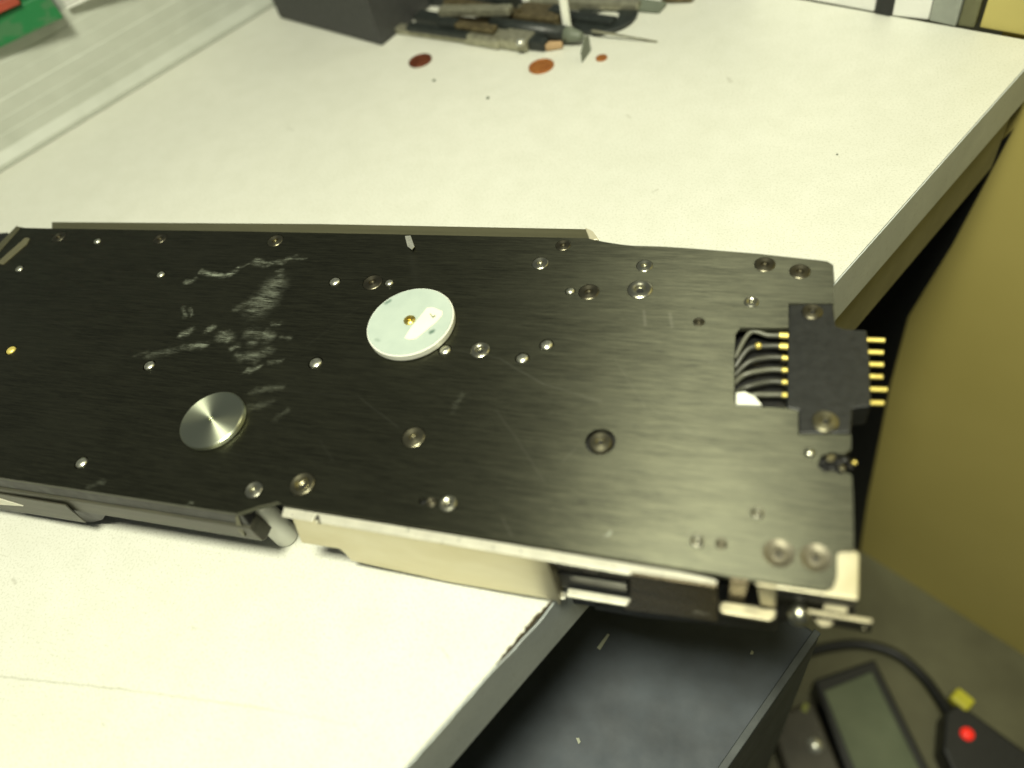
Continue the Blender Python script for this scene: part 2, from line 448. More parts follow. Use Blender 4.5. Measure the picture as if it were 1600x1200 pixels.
outline = [(-60, 352), (-60, 470), (-60, 735), (0, 746), (370, 802), (402, 791), (435, 783), (442, 789), (1250, 917), (1290, 922), (1303, 915), (1308, 900), (1308, 862), (1316, 858), (1334, 858), (1333, 780), (1331, 742),
           (1322, 738), (1312, 741), (1300, 736), (1288, 738), (1277, 728), (1283, 712), (1300, 706), (1318, 710), (1330, 702), (1330, 679),
           (1247, 679), (1247, 641), (1229, 638), (1150, 634), (1147, 622), (1147, 560), (1149, 522), (1157, 512), (1232, 512), (1232, 474), (1303, 474), (1304, 440), (1302, 414), (1292, 408),
           (1180, 396), (1080, 388), (1030, 385), (990, 384), (970, 382), (945, 378), (925, 374), (917, 372), (800, 370), (660, 367), (400, 362), (82, 357), (40, 356), (26, 354), (0, 386)]
screws = [
    (92, 370, 8, 'dull'), (152, 377, 4.5, 'pin'), (250, 373, 8, 'dull'), (430, 376, 10, 'olive'), (30, 420, 5, 'pin'), (251, 429, 5.5, 'pin'), (17, 547, 6.5, 'gold'),
    (233, 571, 8, 'pin'), (127, 723, 9, 'pin'), (396, 765, 13, 'flat'), (473, 757, 18, 'cup'), (493, 567, 10, 'pin'), (523, 440, 8, 'pin'), (582, 441, 13, 'dull'),
    (608, 442, 6.5, 'pin'), (695, 547, 9.5, 'pin'), (750, 547, 13.5, 'socket'), (816, 560, 10, 'pin'), (854, 539, 10, 'pin'), (844, 411, 11, 'flat'), (880, 383, 10, 'dull'),
    (891, 455, 7, 'pin'), (920, 456, 14, 'dull'), (1000, 452, 17, 'socket'), (1007, 415, 11, 'flat'), (1092, 503, 8, 'dull'), (1195, 413, 14, 'dull'), (1250, 424, 14, 'dull'),
    (1174, 472, 10, 'socket'), (1265, 708, 8, 'pin'), (646, 683, 17, 'olive'), (938, 690, 22, 'ring'), (660, 783, 6, 'hole'), (674, 785, 8, 'dull'), (700, 787, 13, 'socket'),
    (1183, 802, 10, 'socket'), (1089, 846, 11, 'socket'), (1127, 850, 9, 'dull'), (1217, 864, 24, 'csk'), (1275, 871, 24, 'csk')]
# plate with real drilled holes
bmp = flat(outline, T, TH)
me = bpy.data.meshes.new('plate'); bmesh.ops.recalc_face_normals(bmp, faces=bmp.faces); bmp.to_mesh(me); bmp.free()
tmp = bpy.data.objects.new('plate_tmp', me); C.objects.link(tmp)
bmc = bmesh.new()
for sx, sy, sr, ty in screws:
    c = P(sx, sy, T); r = rad(sx, sy, sr, T)
    lathe(bmc, c, [(0, 0.001), (r, 0.001), (r, -0.01), (0, -0.01)], 32)
bmesh.ops.recalc_face_normals(bmc, faces=bmc.faces)
mc = bpy.data.meshes.new('cut'); bmc.to_mesh(mc); bmc.free()
cut = bpy.data.objects.new('cut', mc); C.objects.link(cut)
mb = tmp.modifiers.new('x', 'BOOLEAN'); mb.object = cut; mb.operation = 'DIFFERENCE'; mb.solver = 'EXACT'
dg = bpy.context.evaluated_depsgraph_get(); dg.update()
pm = bpy.data.meshes.new_from_object(tmp.evaluated_get(dg))
bpy.data.objects.remove(tmp); bpy.data.objects.remove(cut)
pm.name = 'cover_plate'; pm.materials.clear(); pm.materials.append(M_plate)
plate = bpy.data.objects.new('cover_plate', pm); C.objects.link(plate); plate.parent = unit

for sx, sy, sr, ty in screws:
    r = rad(sx, sy, sr, T); c = P(sx, sy, T)
    if ty == 'hole':
        o = link('hole_floor', lathe(bmesh.new(), (0, 0, 0), [(0, -.0028), (r * 1.02, -.0028), (r * 1.02, -.0032), (0, -.0032)], 24), M_hole, unit)
        o.location = c; continue
    if ty == 'pin' or ty == 'gold':
        r = r * .84; prof = [(r * .97, -.002), (r * .97, .0000), (r * .84, .0004), (r * .5, .0008), (0, .0010)]; mt = M_rivet if ty == 'pin' else M_gold
    elif ty in ('flat', 'dull', 'olive'):
        prof = [(r * .95, -.002), (r * .95, -.0001), (r * .88, .0001), (r * .38, .0001), (r * .34, -.0008), (0, -.0009)]
        mt = {'flat': M_screw, 'dull': M_dull, 'olive': M_olive_s}[ty]
    elif ty == 'socket':
        prof = [(r * .96, -.002), (r * .96, .0001), (r * .86, .0004), (r * .62, .00045), (r * .46, .0002), (r * .38, -.001), (0, -.0011)]; mt = M_screw
    elif ty == 'cup':
        prof = [(r * .96, -.002), (r * .96, .0005), (r * .88, .0008), (r * .6, .0007), (r * .42, -.0008), (r * .2, -.0012), (0, -.0012)]; mt = M_olive_s
    elif ty == 'ring':
        prof = [(r * .76, -.0023), (r * .76, -.0004), (r * .68, .0001), (r * .3, .0002), (r * .2, -.0005), (0, -.0006)]; mt = M_olive_s
    else:
        prof = [(r * .99, -.002), (r * .99, -.0002), (r * .56, -.0011), (r * .5, -.0006), (r * .32, -.0005), (r * .26, -.0015), (0, -.0016)]; mt = M_csk
    o = link('screw' if ty not in ('pin', 'gold') else 'rivet', lathe(bmesh.new(), (0, 0, 0), prof, 32), mt, unit, smooth=ty in ('pin', 'gold'))
    o.location = c
    if ty in ('socket', 'csk', 'cup', 'ring'):
        rr = {'socket': .30, 'csk': .2, 'cup': .2, 'ring': .16}[ty] * r
        hz = {'socket': -.00105, 'csk': -.00155, 'cup': -.00115, 'ring': -.00055}[ty]
        s_ = link('socket', lathe(bmesh.new(), (0, 0, 0), [(rr, hz), (rr, hz + .00012), (0, hz + .00012)], 6), M_hole, o)

# body under the plate
def WX(px, py, z=T): return P(px, py, z).x
xl = -0.46; xr = P(1334, 800, T).x
yb = P(600, 366, T).y
xs = P(440, 786, T).x
bm = bmesh.new()
zt = T - TH - 0.0002
pts = [(xl, YF + 0.012), (xs - .004, YF + 0.012), (xs - .004, YF + 0.009), (xr - 0.004, YF + 0.009), (xr - 0.004, P(1247, 679, T).y - 0.001), (P(1143, 560, T).x, P(1247, 679, T).y - 0.001), (P(1143, 560, T).x, P(1232, 474, T).y + 0.006), (P(1300, 430, T).x - 0.004, P(1232, 474, T).y + 0.006), (P(1300, 430, T).x - 0.004, P(1290, 409, T).y - 0.008), (P(930, 380, T).x, P(930, 376, T).y - 0.008), (xl, yb - 0.006)]
prism(bm, [(x, y, 0.0015) for x, y in pts], (0, 0, zt - 0.0015))
link('body', bm, M_dark, unit)
# far side rail
bm = bmesh.new()
rz = T - 0.0035
rl = [P(80, 346, rz), P(500, 349, rz), P(917, 357, rz), P(932, 369, rz), P(932, 384, rz), P(500, 372, rz), P(80, 368, rz)]
prism(bm, rl, (0, 0, -0.012))
link('side_rail', bm, M_rail, unit, bevel=0.0008)
link('rail_tip', PR([P(914, 355, rz + .0006), P(926, 360, rz + .0006), P(936, 374, rz + .0006), P(922, 376, rz + .0006)], (0, 0, -0.004)), M_beige, unit, bevel=0.0005)
# far left corner: bevelled corner strip and slot
link('corner_strip', PR([P(26, 352, T + .0004), P(31, 356, T + .0004), P(-30, 424, T + .0004), P(-40, 420, T + .0004)], (0, 0, -0.004)), M_rail, unit, bevel=0.0004)
link('corner_plate', PR([P(12, 363, .038), P(20, 372, .038), P(-60, 440, .038), P(-60, 368, .038)], (0, 0, -0.02)), M_dark, unit, bevel=0.0004)
link('slot_bar', PR([P(39, 371, T + .0006), P(46, 372, T + .0006), P(42, 380, T + .0006), P(4, 413, T + .0006), P(-6, 411, T + .0006)], (0, 0, -0.001)), simple('dull_olive_bar', (0.16, 0.15, 0.09), .45, .4), unit, bevel=0.0002)
# a bent bright tab at the far edge
link('spring_tab', PR([P(633, 370, T + .0003), P(642, 369, T + .0003), P(648, 386, T + .0016), P(644, 391, T + .0016), P(637, 386, T + .0010)], (0, 0, 0.0006)), M_pin, unit, bevel=0.0002)

# left fascia (front, left of the step)
def FL(px, dz):                      # point under the left plate edge
    t = px / 370.0
    p = P(0, 746, T).lerp(P(370, 802, T), t)
    return Vector((p.x, p.y, T + dz))
a0, a1 = FL(-60, 0), FL(372, 0)
bm = bmesh.new()
def sec(a, prof):
    return [Vector((a.x, a.y + dy, T + dz)) for dy, dz in prof]
pf = [(0.0005, -0.0027), (-0.0004, -0.0100), (0.006, -0.0100), (0.006, -0.0027)]
A_ = [bm.verts.new(v) for v in sec(a0, pf)]; B_ = [bm.verts.new(v) for v in sec(a1, pf)]
for i in range(4): bm.faces.new((A_[i], A_[(i + 1) % 4], B_[(i + 1) % 4], B_[i]))
bm.faces.new(A_); bm.faces.new(B_[::-1])
link('upper_fascia', bm, M_dark, unit, bevel=0.0003)
bm = bmesh.new()
pf = [(-0.0010, -0.0103), (-0.0014, -0.0112), (-0.0014, -0.0225), (0.0005, -0.0242), (0.0058, -0.0242), (0.0058, -0.0103)]
A_ = [bm.verts.new(v) for v in sec(a0, pf)]; B_ = [bm.verts.new(v) for v in sec(a1, pf)]
for i in range(6): bm.faces.new((A_[i], A_[(i + 1) % 6], B_[(i + 1) % 6], B_[i]))
bm.faces.new(A_); bm.faces.new(B_[::-1])
link('side_fascia', bm, M_fascia, unit, bevel=0.0003)
# deeper left section ending in a slanted notch
yy = a0.y - 0.0022
pts = [F(-60, 762, yy), F(102, 790, yy), F(134, 817, yy), F(60, 805, yy), F(-60, 785, yy)]
link('lower_fascia', PR(pts, (0, 0.0006, 0)), M_fascia, unit)
link('pale_wedge', PR([F(-40, 773, yy - .0006), F(-10, 777, yy - .0006), F(36, 791, yy - .0006), F(-40, 786, yy - .0006)], (0, 0.0005, 0)), M_beige2, unit)
link('notch_foot', PR([F(112, 794, yy + .004), F(166, 803, yy + .004), F(160, 812, yy + .004), F(136, 818, yy + .004)], (0, 0.006, 0)), M_dark, unit)
# bevelled corner piece at the right end of the fascia
q = FL(370, 0)
link('corner_lip', PR([P(368, 807, T - .003), P(372, 806, T - .003), P(378, 812, T - .012), P(383, 838, T - .018), P(377, 835, T - .018), P(369, 824, T - .012)], (0.0006, 0.0012, 0)), M_rail, unit)
# white support post
foot = P(449, 838, 0.0)
pr_ = 0.0056
o = link('support_post', lathe(bmesh.new(), (0, 0, 0), [(0, 0.0004), (pr_ * .93, 0.0004), (pr_, 0.0010), (pr_, T - .0042), (pr_ * .93, T - .0034), (0, T - .0034)], 40), M_whiterim, unit, smooth=False)
for p in o.data.polygons: p.use_smooth = abs(p.normal.z) < .5
o.location = (foot.x, foot.y, 0)

# pale cover on the front, right of the step
yc = YF - 0.0042
ft = T - 0.0012
def Fz(px, py): return F(px, py, yc)
xa = P(443, 791, ft).x; xb = P(1119, 908, ft).x
cov = thing_parent = unit
# folded top flange
fl_pts = [Vector((P(444, 791, ft).x, YF - 0.0003, ft)), Vector((P(1060, 894, ft).x, YF - 0.0003, ft)), P(1110, 903, ft), P(1121, 907, ft), P(1119, 914, ft), Vector((P(1110, 913, ft).x, yc, ft)), Vector((P(505, 806, ft).x, yc, ft)), Vector((P(500, 800, ft).x, yc + .003, ft)), Vector((P(496, 800, ft).x, yc + .003, ft)), Vector((P(492, 805, ft).x, yc, ft)), Vector((P(444, 797, ft).x, yc, ft))]
link('cover_flange', PR(fl_pts, (0, 0, -0.0011)), M_beige2, unit, bevel=0.0003)
# face of the cover, with the stepped lower left corner
pts = [(446, 799), (492, 807), (494, 815), (499, 816), (503, 808), (830, 866), (866, 935), (700, 909), (549, 875), (541, 864), (530, 855), (470, 846)]
pts = [(446, 799), (492, 807), (494, 815), (499, 816), (503, 809), (848, 868), (870, 938), (700, 909), (549, 876), (541, 866), (530, 857), (472, 848)]
pw = [Fz(*p) for p in pts]
for v in pw: v.z = min(max(v.z, 0.0006), ft - 0.0013)
link('front_cover', PR(pw, (0, 0.0012, 0)), M_beige, unit)
link('cover_rivet', lathe(bmesh.new(), F(495, 816, yc), [(0.0007, -0.0003), (0.0007, 0.0002), (0, 0.0005)], 12, Vector((0, -1, 0))), M_beige2, unit)
# right end of the cover turns inward
e0 = Fz(848, 868); e1 = Fz(870, 938); e0.z = ft - .0013; e1.z = 0.0012
link('cover_return', PR([e0, e1, e1 + Vector((0.0008, 0, 0)), e0 + Vector((0.0008, 0, 0))], (0, 0.012, 0)), M_beige, unit)
link('cover_lug', PR([P(846, 928, .003), P(866, 921, .003), P(884, 925, .003), P(884, 935, .003), P(866, 938, .003), P(848, 933, .003)], (0, 0, -0.0016)), M_beige2, unit, bevel=0.0004)
# recess with its shelf
link('recess_back', PR([F(860, 868, YF + .004), F(1200, 925, YF + .004), F(1200, 985, YF + .004), F(860, 938, YF + .004)], (0, 0.001, 0)), M_dark, unit)
link('recess_bar', PR([F(868, 895, YF + .0005), F(980, 912, YF + .0005), F(980, 930, YF + .0005), F(872, 917, YF + .0005)], (0, 0.0015, 0)), M_dark, unit, bevel=.0003)
link('recess_trim', PR([F(866, 880, YF - .0015), F(985, 899, YF - .0015), F(985, 906, YF - .0015), F(868, 888, YF - .0015)], (0, 0.0015, 0)), M_brown, unit, bevel=.0003)
sh = 0.012
link('lower_shelf', PR([P(888, 918, sh), P(985, 934, sh), P(984, 947, sh), P(884, 931, sh)], (0, 0, -0.0018)), M_beige2, unit, bevel=0.0005)
# polished brown panel
pp = [F(985, 897, yc), F(1120, 917, yc), F(1121, 972, yc), F(1050, 962, yc), F(975, 953, yc), F(984, 940, yc)]
link('polished_panel', PR(pp, (0, 0.001, 0)), M_brown, unit, bevel=0.0003)
link('panel_foot', PR([F(930, 945, yc + .003), F(1215, 960, yc + .003), F(1215, 986, yc + .003), F(1000, 964, yc + .003), F(930, 952, yc + .003)], (0, 0.002, 0)), M_black, unit)
link('lower_tab', PR([P(1082, 945, .020), P(1118, 951, .020), P(1119, 961, .020), P(1082, 955, .020)], (0, 0, -0.0015)), M_beige2, unit, bevel=0.0006)
# latch cluster at the right end
link('latch_post', PR([F(1140, 906, YF), F(1170, 910, YF), F(1162, 945, YF), F(1137, 941, YF)], (0, 0.0015, 0)), M_brown, unit, bevel=0.0004)
link('latch_upright', PR([F(1183, 914, YF - .001), F(1213, 919, YF - .001), F(1213, 950, YF - .001), F(1188, 946, YF - .001)], (0, 0.0012, 0)), M_latch, unit, bevel=0.0004)
lz = 0.027
link('latch_clip', PR([P(1130, 939, lz), P(1185, 947, lz), P(1190, 950, lz), P(1213, 952, lz), P(1212, 965, lz), P(1203, 970, lz), P(1130, 958, lz), P(1124, 953, lz), P(1125, 943, lz)], (0, 0, -0.0016)), M_latch, unit, bevel=0.0006, seg=3)
link('end_block', PR([F(1213, 930, YF + .003), F(1336, 948, YF + .003), F(1336, 958, YF + .001), F(1300, 968, YF + .001), F(1213, 972, YF + .001)], (0, 0.008, 0)), M_dark, unit, bevel=0.0004)
# beige corner bracket (L shaped) at the near right corner
bz = T - 0.0022
link('corner_frame', PR([P(1182, 905, bz), P(1180, 913, bz), P(1341, 937, bz), P(1343, 866, bz), P(1338, 861, bz), P(1312, 859, bz), P(1306, 864, bz), P(1305, 905, bz), P(1296, 922, bz), P(1280, 920, bz)], (0, 0, -0.0016)), M_beige, unit, bevel=0.0005)
link('frame_skirt', PR([F(1214, 927, YF + .0006), F(1338, 945, YF + .0006), F(1332, 952, YF + .0006), F(1214, 936, YF + .0006)], (0, 0.002, 0)), M_dark, unit)
o = link('end_screw', lathe(bmesh.new(), (0, 0, 0), [(0.0035, -0.002), (0.0035, 0), (0.0028, 0.0012), (0.0014, 0.002), (0, 0.0022)], 24), M_screw, unit, smooth=True)
o.location = F(1249, 963, YF - .003); o.rotation_euler = (math.radians(48), 0, 0)
az = 0.032
link('end_arm', PR([P(1262, 951, az), P(1364, 967, az), P(1362, 974, az), P(1262, 957, az)], (0, 0, -0.0012)), M_latch, unit, bevel=0.0003)
link('arm_side', PR([F(1276, 959, YF - .002), F(1363, 974, YF - .002), F(1360, 989, YF - .002), F(1300, 978, YF - .002)], (0, 0.001, 0)), M_dark, unit)
link('arm_rivet', lathe(bmesh.new(), F(1351, 981, YF - .002), [(0.0006, 0), (0.0005, 0.0004), (0, 0.0005)], 12, Vector((0, -1, 0))), M_olive_s, unit)
link('small_tab', PR([P(1288, 944, .034), P(1325, 949, .034), P(1324, 957, .034), P(1286, 951, .034)], (0, 0, -0.001)), M_latch, unit, bevel=0.0003)
link('small_tab', PR([P(1272, 966, .027), P(1304, 971, .027), P(1296, 979, .027), P(1282, 978, .027)], (0, 0, -0.001)), M_latch, unit, bevel=0.0003)

# connector
cz = T + 0.0006
blk = [(1233, 476), (1302, 475), (1306, 509), (1320, 514), (1354, 516), (1359, 560), (1361, 634), (1332, 638), (1329, 676), (1249, 677), (1248, 641), (1230, 637), (1231, 560)]
link('connector_block', flat(blk, cz, 0.012), M_black, unit, bevel=0.0005)
for sx, sy, sr, mt in ((1269, 488, 14, M_dull), (1289, 659, 19, M_olive_s)):
    r = rad(sx, sy, sr, cz)
    o = link('screw', lathe(bmesh.new(), (0, 0, 0), [(r, -.001), (r, .0004), (r * .85, .0009), (r * .4, .0010), (r * .3, 0.0002), (0, 0.0001)], 32), mt, unit)
    o.location = P(sx, sy, cz)
    link('socket', lathe(bmesh.new(), (0, 0, 0), [(r * .22, .0001), (r * .22, .0003), (0, .0003)], 6), M_hole, o)
for i, (y, ln_) in enumerate(((531, 18), (550, 16), (569, 16), (588, 15), (608, 22), (629, 17))):
    z = T - 0.003
    a, b = P(1352, y, z), P(1362 + ln_, y + 1, z)
    link('contact_pin', tube(bmesh.new(), [a, b, b + (b - a).normalized() * .0004], 0.00095, 10), M_gold, unit)
# window with contacts and wires
link('window_floor', flat([(1143, 508), (1240, 508), (1238, 640), (1143, 640)], T - 0.0075, 0.001), M_brown if False else M_dark, unit)
for i, y in enumerate((524, 541, 559, 578, 597, 617)):
    z = T - 0.0012
    big_ = i < 2
    a = P(1218 if big_ else 1222, y, z); b = P(1234, y + 1, z)
    link('contact', tube(bmesh.new(), [a, b], 0.0013 if big_ else 0.0010, 10), M_gold, unit)
    z2 = T - 0.003
    st = [(1150, 560), (1150, 575), (1149, 588), (1149, 600), (1150, 615), (1152, 628)][i]
    md = [(1172, 520), (1170, 545), (1170, 566), (1165, 585), (1166, 605), (1175, 618)][i]
    link('wire', tube(bmesh.new(), spline([P(st[0] - 2, st[1], z2 - .0035), P(*md, z2), P(1200, y, z2), P(1222, y, z2)]), 0.00105, 8), simple('wire_grey', (0.07, 0.07, 0.055) if i % 2 else (0.12, 0.12, 0.09), 0.4, 0, 0.2) if i < 2 else bpy.data.materials['wire_grey' if i % 2 else 'wire_grey.001'], unit, smooth=True)
link('solder_bead', lathe(bmesh.new(), P(1185, 540, T - 0.0022), [(0.0014, -.0006), (0.0014, 0.0002), (.0008, .0010), (0, 0.0012)], 16), M_gold, unit, smooth=True)
link('white_insert', PR([P(1150, 613, T - .0006), P(1164, 611, T - .0006), P(1180, 619, T - .0006), P(1191, 632, T - .0006), P(1150, 631, T - .0006)], (0, 0, -.003)), M_whiterim, unit, bevel=0.0005)
# broken edge crumbs by the notch
for x, y, r, mt in ((1286, 722, 5, M_dark), (1297, 716, 7, M_olive_s), (1309, 722, 6, M_dark), (1320, 718, 6, M_dark), (1335, 722, 4, M_brass), (1300, 731, 5, M_dark), (1315, 731, 5, M_olive_s), (1328, 729, 5, M_dark)):
    bm = bmesh.new()
    bmesh.ops.create_icosphere(bm, subdivisions=2, radius=rad(x, y, r, T))
    for v in bm.verts: v.co *= random.uniform(0.7, 1.25); v.co.z *= .5
    o = link('broken_chip', bm, mt, unit); o.location = P(x, y, T - 0.0012)

# discs
dz = T + 0.0040
c = P(640.5, 501.5, dz)
import itertools
rw = 0.5 * (P(572.5, 512, dz) - P(708.5, 491, dz)).length
wd_ = link('white_disc', lathe(bmesh.new(), (0, 0, 0), [(0, -.0036), (rw * .985, -.0036), (rw, -.0030), (rw, -.0004), (rw * .985, 0), (rw * .93, 0.00012), (rw * .925, 0), (0.1 * rw, 0), (0, 0)], 96), M_whiterim, unit)
wd_.location = c
# face of the disc sits in the rim
face = link('disc_face', lathe(bmesh.new(), (0, 0, 0), [(0, .0003), (rw * .965, .0003), (rw * .975, .0001), (rw * .975, 0)], 96), M_wdisc, wd_)
face.data.transform(Matrix.Translation(c)); face.location = -c
hub = link('disc_screw', lathe(bmesh.new(), (0, 0, 0), [(.0028, .0002), (.0028, .0009), (.0020, .0015), (.0011, .0014), (.0008, .0004), (0, .0004)], 24), M_brass, wd_)
lab = [(667, 481), (676, 480), (691, 486), (691, 492), (682, 503), (650, 529), (640, 531), (632, 528), (640, 515)]
lb = link('label_strip', PR([P(x, y, dz + .0005) - c for x, y in lab], (0, 0, -.00015)), M_label, wd_)
link('label_mark', PR([P(x, y, dz + .0006) - c for x, y in ((671, 490), (673, 490), (676, 494), (680, 492), (681, 494), (676, 497))], (0, 0, -.00008)), simple('grey_ink', (.2, .22, .16), .7), lb)
dz2 = T + 0.0032
c = P(330, 654, dz2)
rs = 0.5 * ((P(281, 668, dz2) - P(379, 640, dz2)).length + (P(319, 699, dz2) - P(346, 610, dz2)).length) / 2
sd = link('steel_disc', lathe(bmesh.new(), (0, 0, 0), [(0, -.003), (rs * .97, -.003), (rs, -.0026), (rs, -.0006), (rs * .96, -.0001), (rs * .08, .0002), (rs * .05, -.0005), (0, -.0006)], 96), M_steel_t, unit)
sd.location = c
link('disc_shaft', lathe(bmesh.new(), (c.x, c.y, T - 0.001), [(0.003, 0), (0.003, 0.0035), (0, 0.0035)], 24), M_dark, unit)
print('RADII', rw, rs); print('PLATE', len(pm.polygons), max(p.area for p in pm.polygons), [tuple(p.normal) for p in pm.polygons if p.area>.005])

# ------------------------------------------------------------------ clutter at the far side of the bench
def coin(px, py, mat, label, r=0.0095):
    bm = bmesh.new()
    lathe(bm, (0, 0, 0), [(0, 0.0001), (r * .97, 0.0001), (r, 0.0003), (r, 0.0013), (r * .97, 0.0015), (r * .90, 0.0015), (r * .88, 0.0012), (0, 0.0012)], 48)
    bmesh.ops.create_icosphere(bm, subdivisions=2, radius=r * .45, matrix=Matrix.Translation((0, 0, 0.0011)) @ Matrix.Diagonal((0.9, 1, 0.10, 1)))
    o = link('coin', bm, mat); o.location = P(px, py, 0)
    return tag(o, label, 'coin', 'copper coins on the bench')
def copper(name, a, b, met=.6):
    k = N(name); k.set(Base_Color=k.mix(k.rng(k.noise(300, 4), .35, .65), a, b), Roughness=.42, Metallic=met); return k.m
coin(657, 96, copper('dark_copper', (.10, .025, .010), (.20, .06, .028), .4), 'dark brown copper coin nearest to the black box')
coin(846, 105, copper('bright_copper', (.50, .20, .05), (.38, .13, .035), .5), 'bright orange copper coin in front of the tools')
r = 0.0042
o = link('copper_slug', lathe(bmesh.new(), (0, 0, 0), [(0, .0001), (r, .0001), (r, .0010), (r * .8, .0013), (0, .0013)], 24), bpy.data.materials['bright_copper']); o.location = P(940, 91.5, 0)
tag(o, 'tiny orange copper disc right of the bright coin', 'disc')

M_boxblack = simple('black_card', (0.045, 0.046, 0.045), 0.6, 0, 0.12, 200)
A_, B_ = P(437, 28, 0.0004), P(597, 72, 0.0004)
e1 = (B_ - A_); e2 = Vector((e1.y, -e1.x, 0)).normalized() * -1
if e2.y < 0: e2 = -e2
kx = thing('black_box', 'plain black box standing on the bench behind the dark coin', 'box')
q2 = P(645, 33, 0.0004) - B_; q2 = q2.normalized()
link('carton_body', PR([A_, B_, B_ + q2 * 0.13, A_ + q2 * 0.13], (0, 0, 0.10)), M_boxblack, kx, bevel=0.0015)
link('lid', PR([A_ - e1.normalized() * .001 - q2 * .001, B_ + e1.normalized() * .001 - q2 * .001, B_ + q2 * 0.131 + e1.normalized() * .001, A_ + q2 * 0.131 - e1.normalized() * .001], (0, 0, 0.018)), M_boxblack, kx, bevel=0.0015).location.z = 0.1003

M_toolsteel = simple('tool_steel', (0.36, 0.35, 0.26), 0.35, 0.6, 0.25, 200)
M_toolbrown = simple('tool_bronze', (0.16, 0.13, 0.07), 0.4, 0.6, 0.35, 200)
M_toolblack = simple('tool_black', (0.018, 0.022, 0.02), 0.45, 0, 0.3, 200)
M_tan = simple('tan_wood', (0.45, 0.30, 0.16), 0.6)
M_handle = simple('grey_green_handle', (0.14, 0.16, 0.12), 0.5)
def bar(px0, py0, px1, py1, w, h, z0, mat, parent=None, name='shaft', w1=None, zb=None):
    a, b = P(px0, py0, z0), P(px1, py1, z0 if zb is None else zb)
    d = (b - a); d.z = 0; d.normalize(); s = Vector((-d.y, d.x, 0))
    w1 = w if w1 is None else w1
    bm = bmesh.new()
    va = [a - s * w / 2, a + s * w / 2, a + s * w / 2 + Vector((0, 0, h)), a - s * w / 2 + Vector((0, 0, h))]
    vb = [b - s * w1 / 2, b + s * w1 / 2, b + s * w1 / 2 + Vector((0, 0, h)), b - s * w1 / 2 + Vector((0, 0, h))]
    va = [bm.verts.new(v) for v in va]; vb = [bm.verts.new(v) for v in vb]
    for i in range(4): bm.faces.new((va[i], va[(i + 1) % 4], vb[(i + 1) % 4], vb[i]))
    bm.faces.new(va); bm.faces.new(vb[::-1])
    return link(name, bm, mat, parent, bevel=min(w, h) * .2)
# tool with steel jaw and brass tip
t = thing('hand_tool', 'flat steel hand tool with a black grip and a tan tip, lying nearest the coins', 'tool')
bar(622, 49, 738, 65, .0085, .005, .0005, M_toolsteel, t, 'blade')
bar(640, 45, 733, 58, .009, .004, .0057, M_toolblack, t, 'grip')
bar(733, 61, 790, 70, .017, .008, .0005, M_toolsteel, t, 'jaw')
bar(789, 69, 832, 75, .016, .0095, .0005, M_toolsteel, t, 'jaw')
o = link('rivet', lathe(bmesh.new(), P(813, 66, .0102), [(.0035, -.001), (.0033, .001), (.0018, .0020), (0, .0023)], 20), M_pin, t, smooth=True)
bar(830, 73, 856, 78, .0115, .008, .0005, M_toolblack, t, 'collar', .007)
bar(854, 77, 880, 75, .007, .005, .0005, M_tan, t, 'tip', .003)
# dark felt pen like rod
t = thing('dark_marker', 'thick dark rod with a rounded end lying behind the steel hand tool', 'marker')
link('barrel', tube(bmesh.new(), [P(770, 38, .007), P(800, 43, .007), P(885, 54, .007)], .0060, 20), M_toolblack, t, smooth=True)
bm = bmesh.new(); tube(bm, [P(885, 54, .007), P(897, 55.5, .007), P(906, 57, .007), P(910, 57.5, .007)], .0060, 20, .0025)
link('cap', bm, M_handle, t, smooth=True)
# bars lying behind
t = thing('bronze_file', 'brown metal file lying between the black box and the dark rod', 'file')
bar(690, 36, 850, 50, .012, .004, .0005, M_toolbrown, t, 'blade'); bar(655, 30, 692, 37, .012, .006, .0005, M_toolblack, t, 'grip')
t = thing('brown_pliers', 'brown metal pliers crossing the pile of tools', 'pliers')
bar(700, 8, 830, 34, .010, .006, .004, M_toolbrown, t, 'handle'); bar(690, 22, 800, 22, .009, .006, .010, M_toolsteel, t, 'handle', None, .012)
bar(822, 30, 872, 42, .018, .008, .006, M_toolbrown, t, 'jaw', .008)
t = thing('thin_screwdriver', 'thin black screwdriver lying far back beside the black box', 'screwdriver')
bar(660, 4, 790, 14, .010, .009, .0005, M_toolblack, t, 'handle'); bar(790, 14, 880, 22, .004, .004, .003, M_toolsteel, t, 'shaft')
t = thing('black_clamp', 'black upright clamp standing among the tools behind the dark rod', 'clamp')
bar(780, 20, 812, 22, .022, .020, .0005, M_toolblack, t, 'base'); bar(786, 40, 800, 20, .010, .012, .002, M_handle, t, 'jaw')
t = thing('long_rod', 'pale green metal rod lying furthest back in the tool pile', 'rod')
bar(830, 8, 1000, 14, .008, .006, .002, M_toolsteel, t, 'shaft')
bar(820, 22, 960, 40, .010, .005, .001, M_toolblack, None, 'flat_strip')
tag(bpy.data.objects['flat_strip'], 'flat black strip lying under the ring in the tool pile', 'strip')
t = thing('bench_scraper', 'bronze coloured flat blade lying across the pile under the white tube', 'scraper')
bar(815, 16, 862, 22, .013, .004, .0085, M_toolbrown, t, 'blade'); bar(862, 22, 880, 25, .010, .006, .0085, M_toolblack, t, 'handle')
t = thing('small_cutter', 'small dark cutter lying on top of the steel hand tool pile', 'cutter')
bar(715, 42, 775, 50, .007, .004, .010, M_toolbrown, t, 'blade'); bar(690, 40, 716, 43, .009, .006, .009, M_toolblack, t, 'handle')
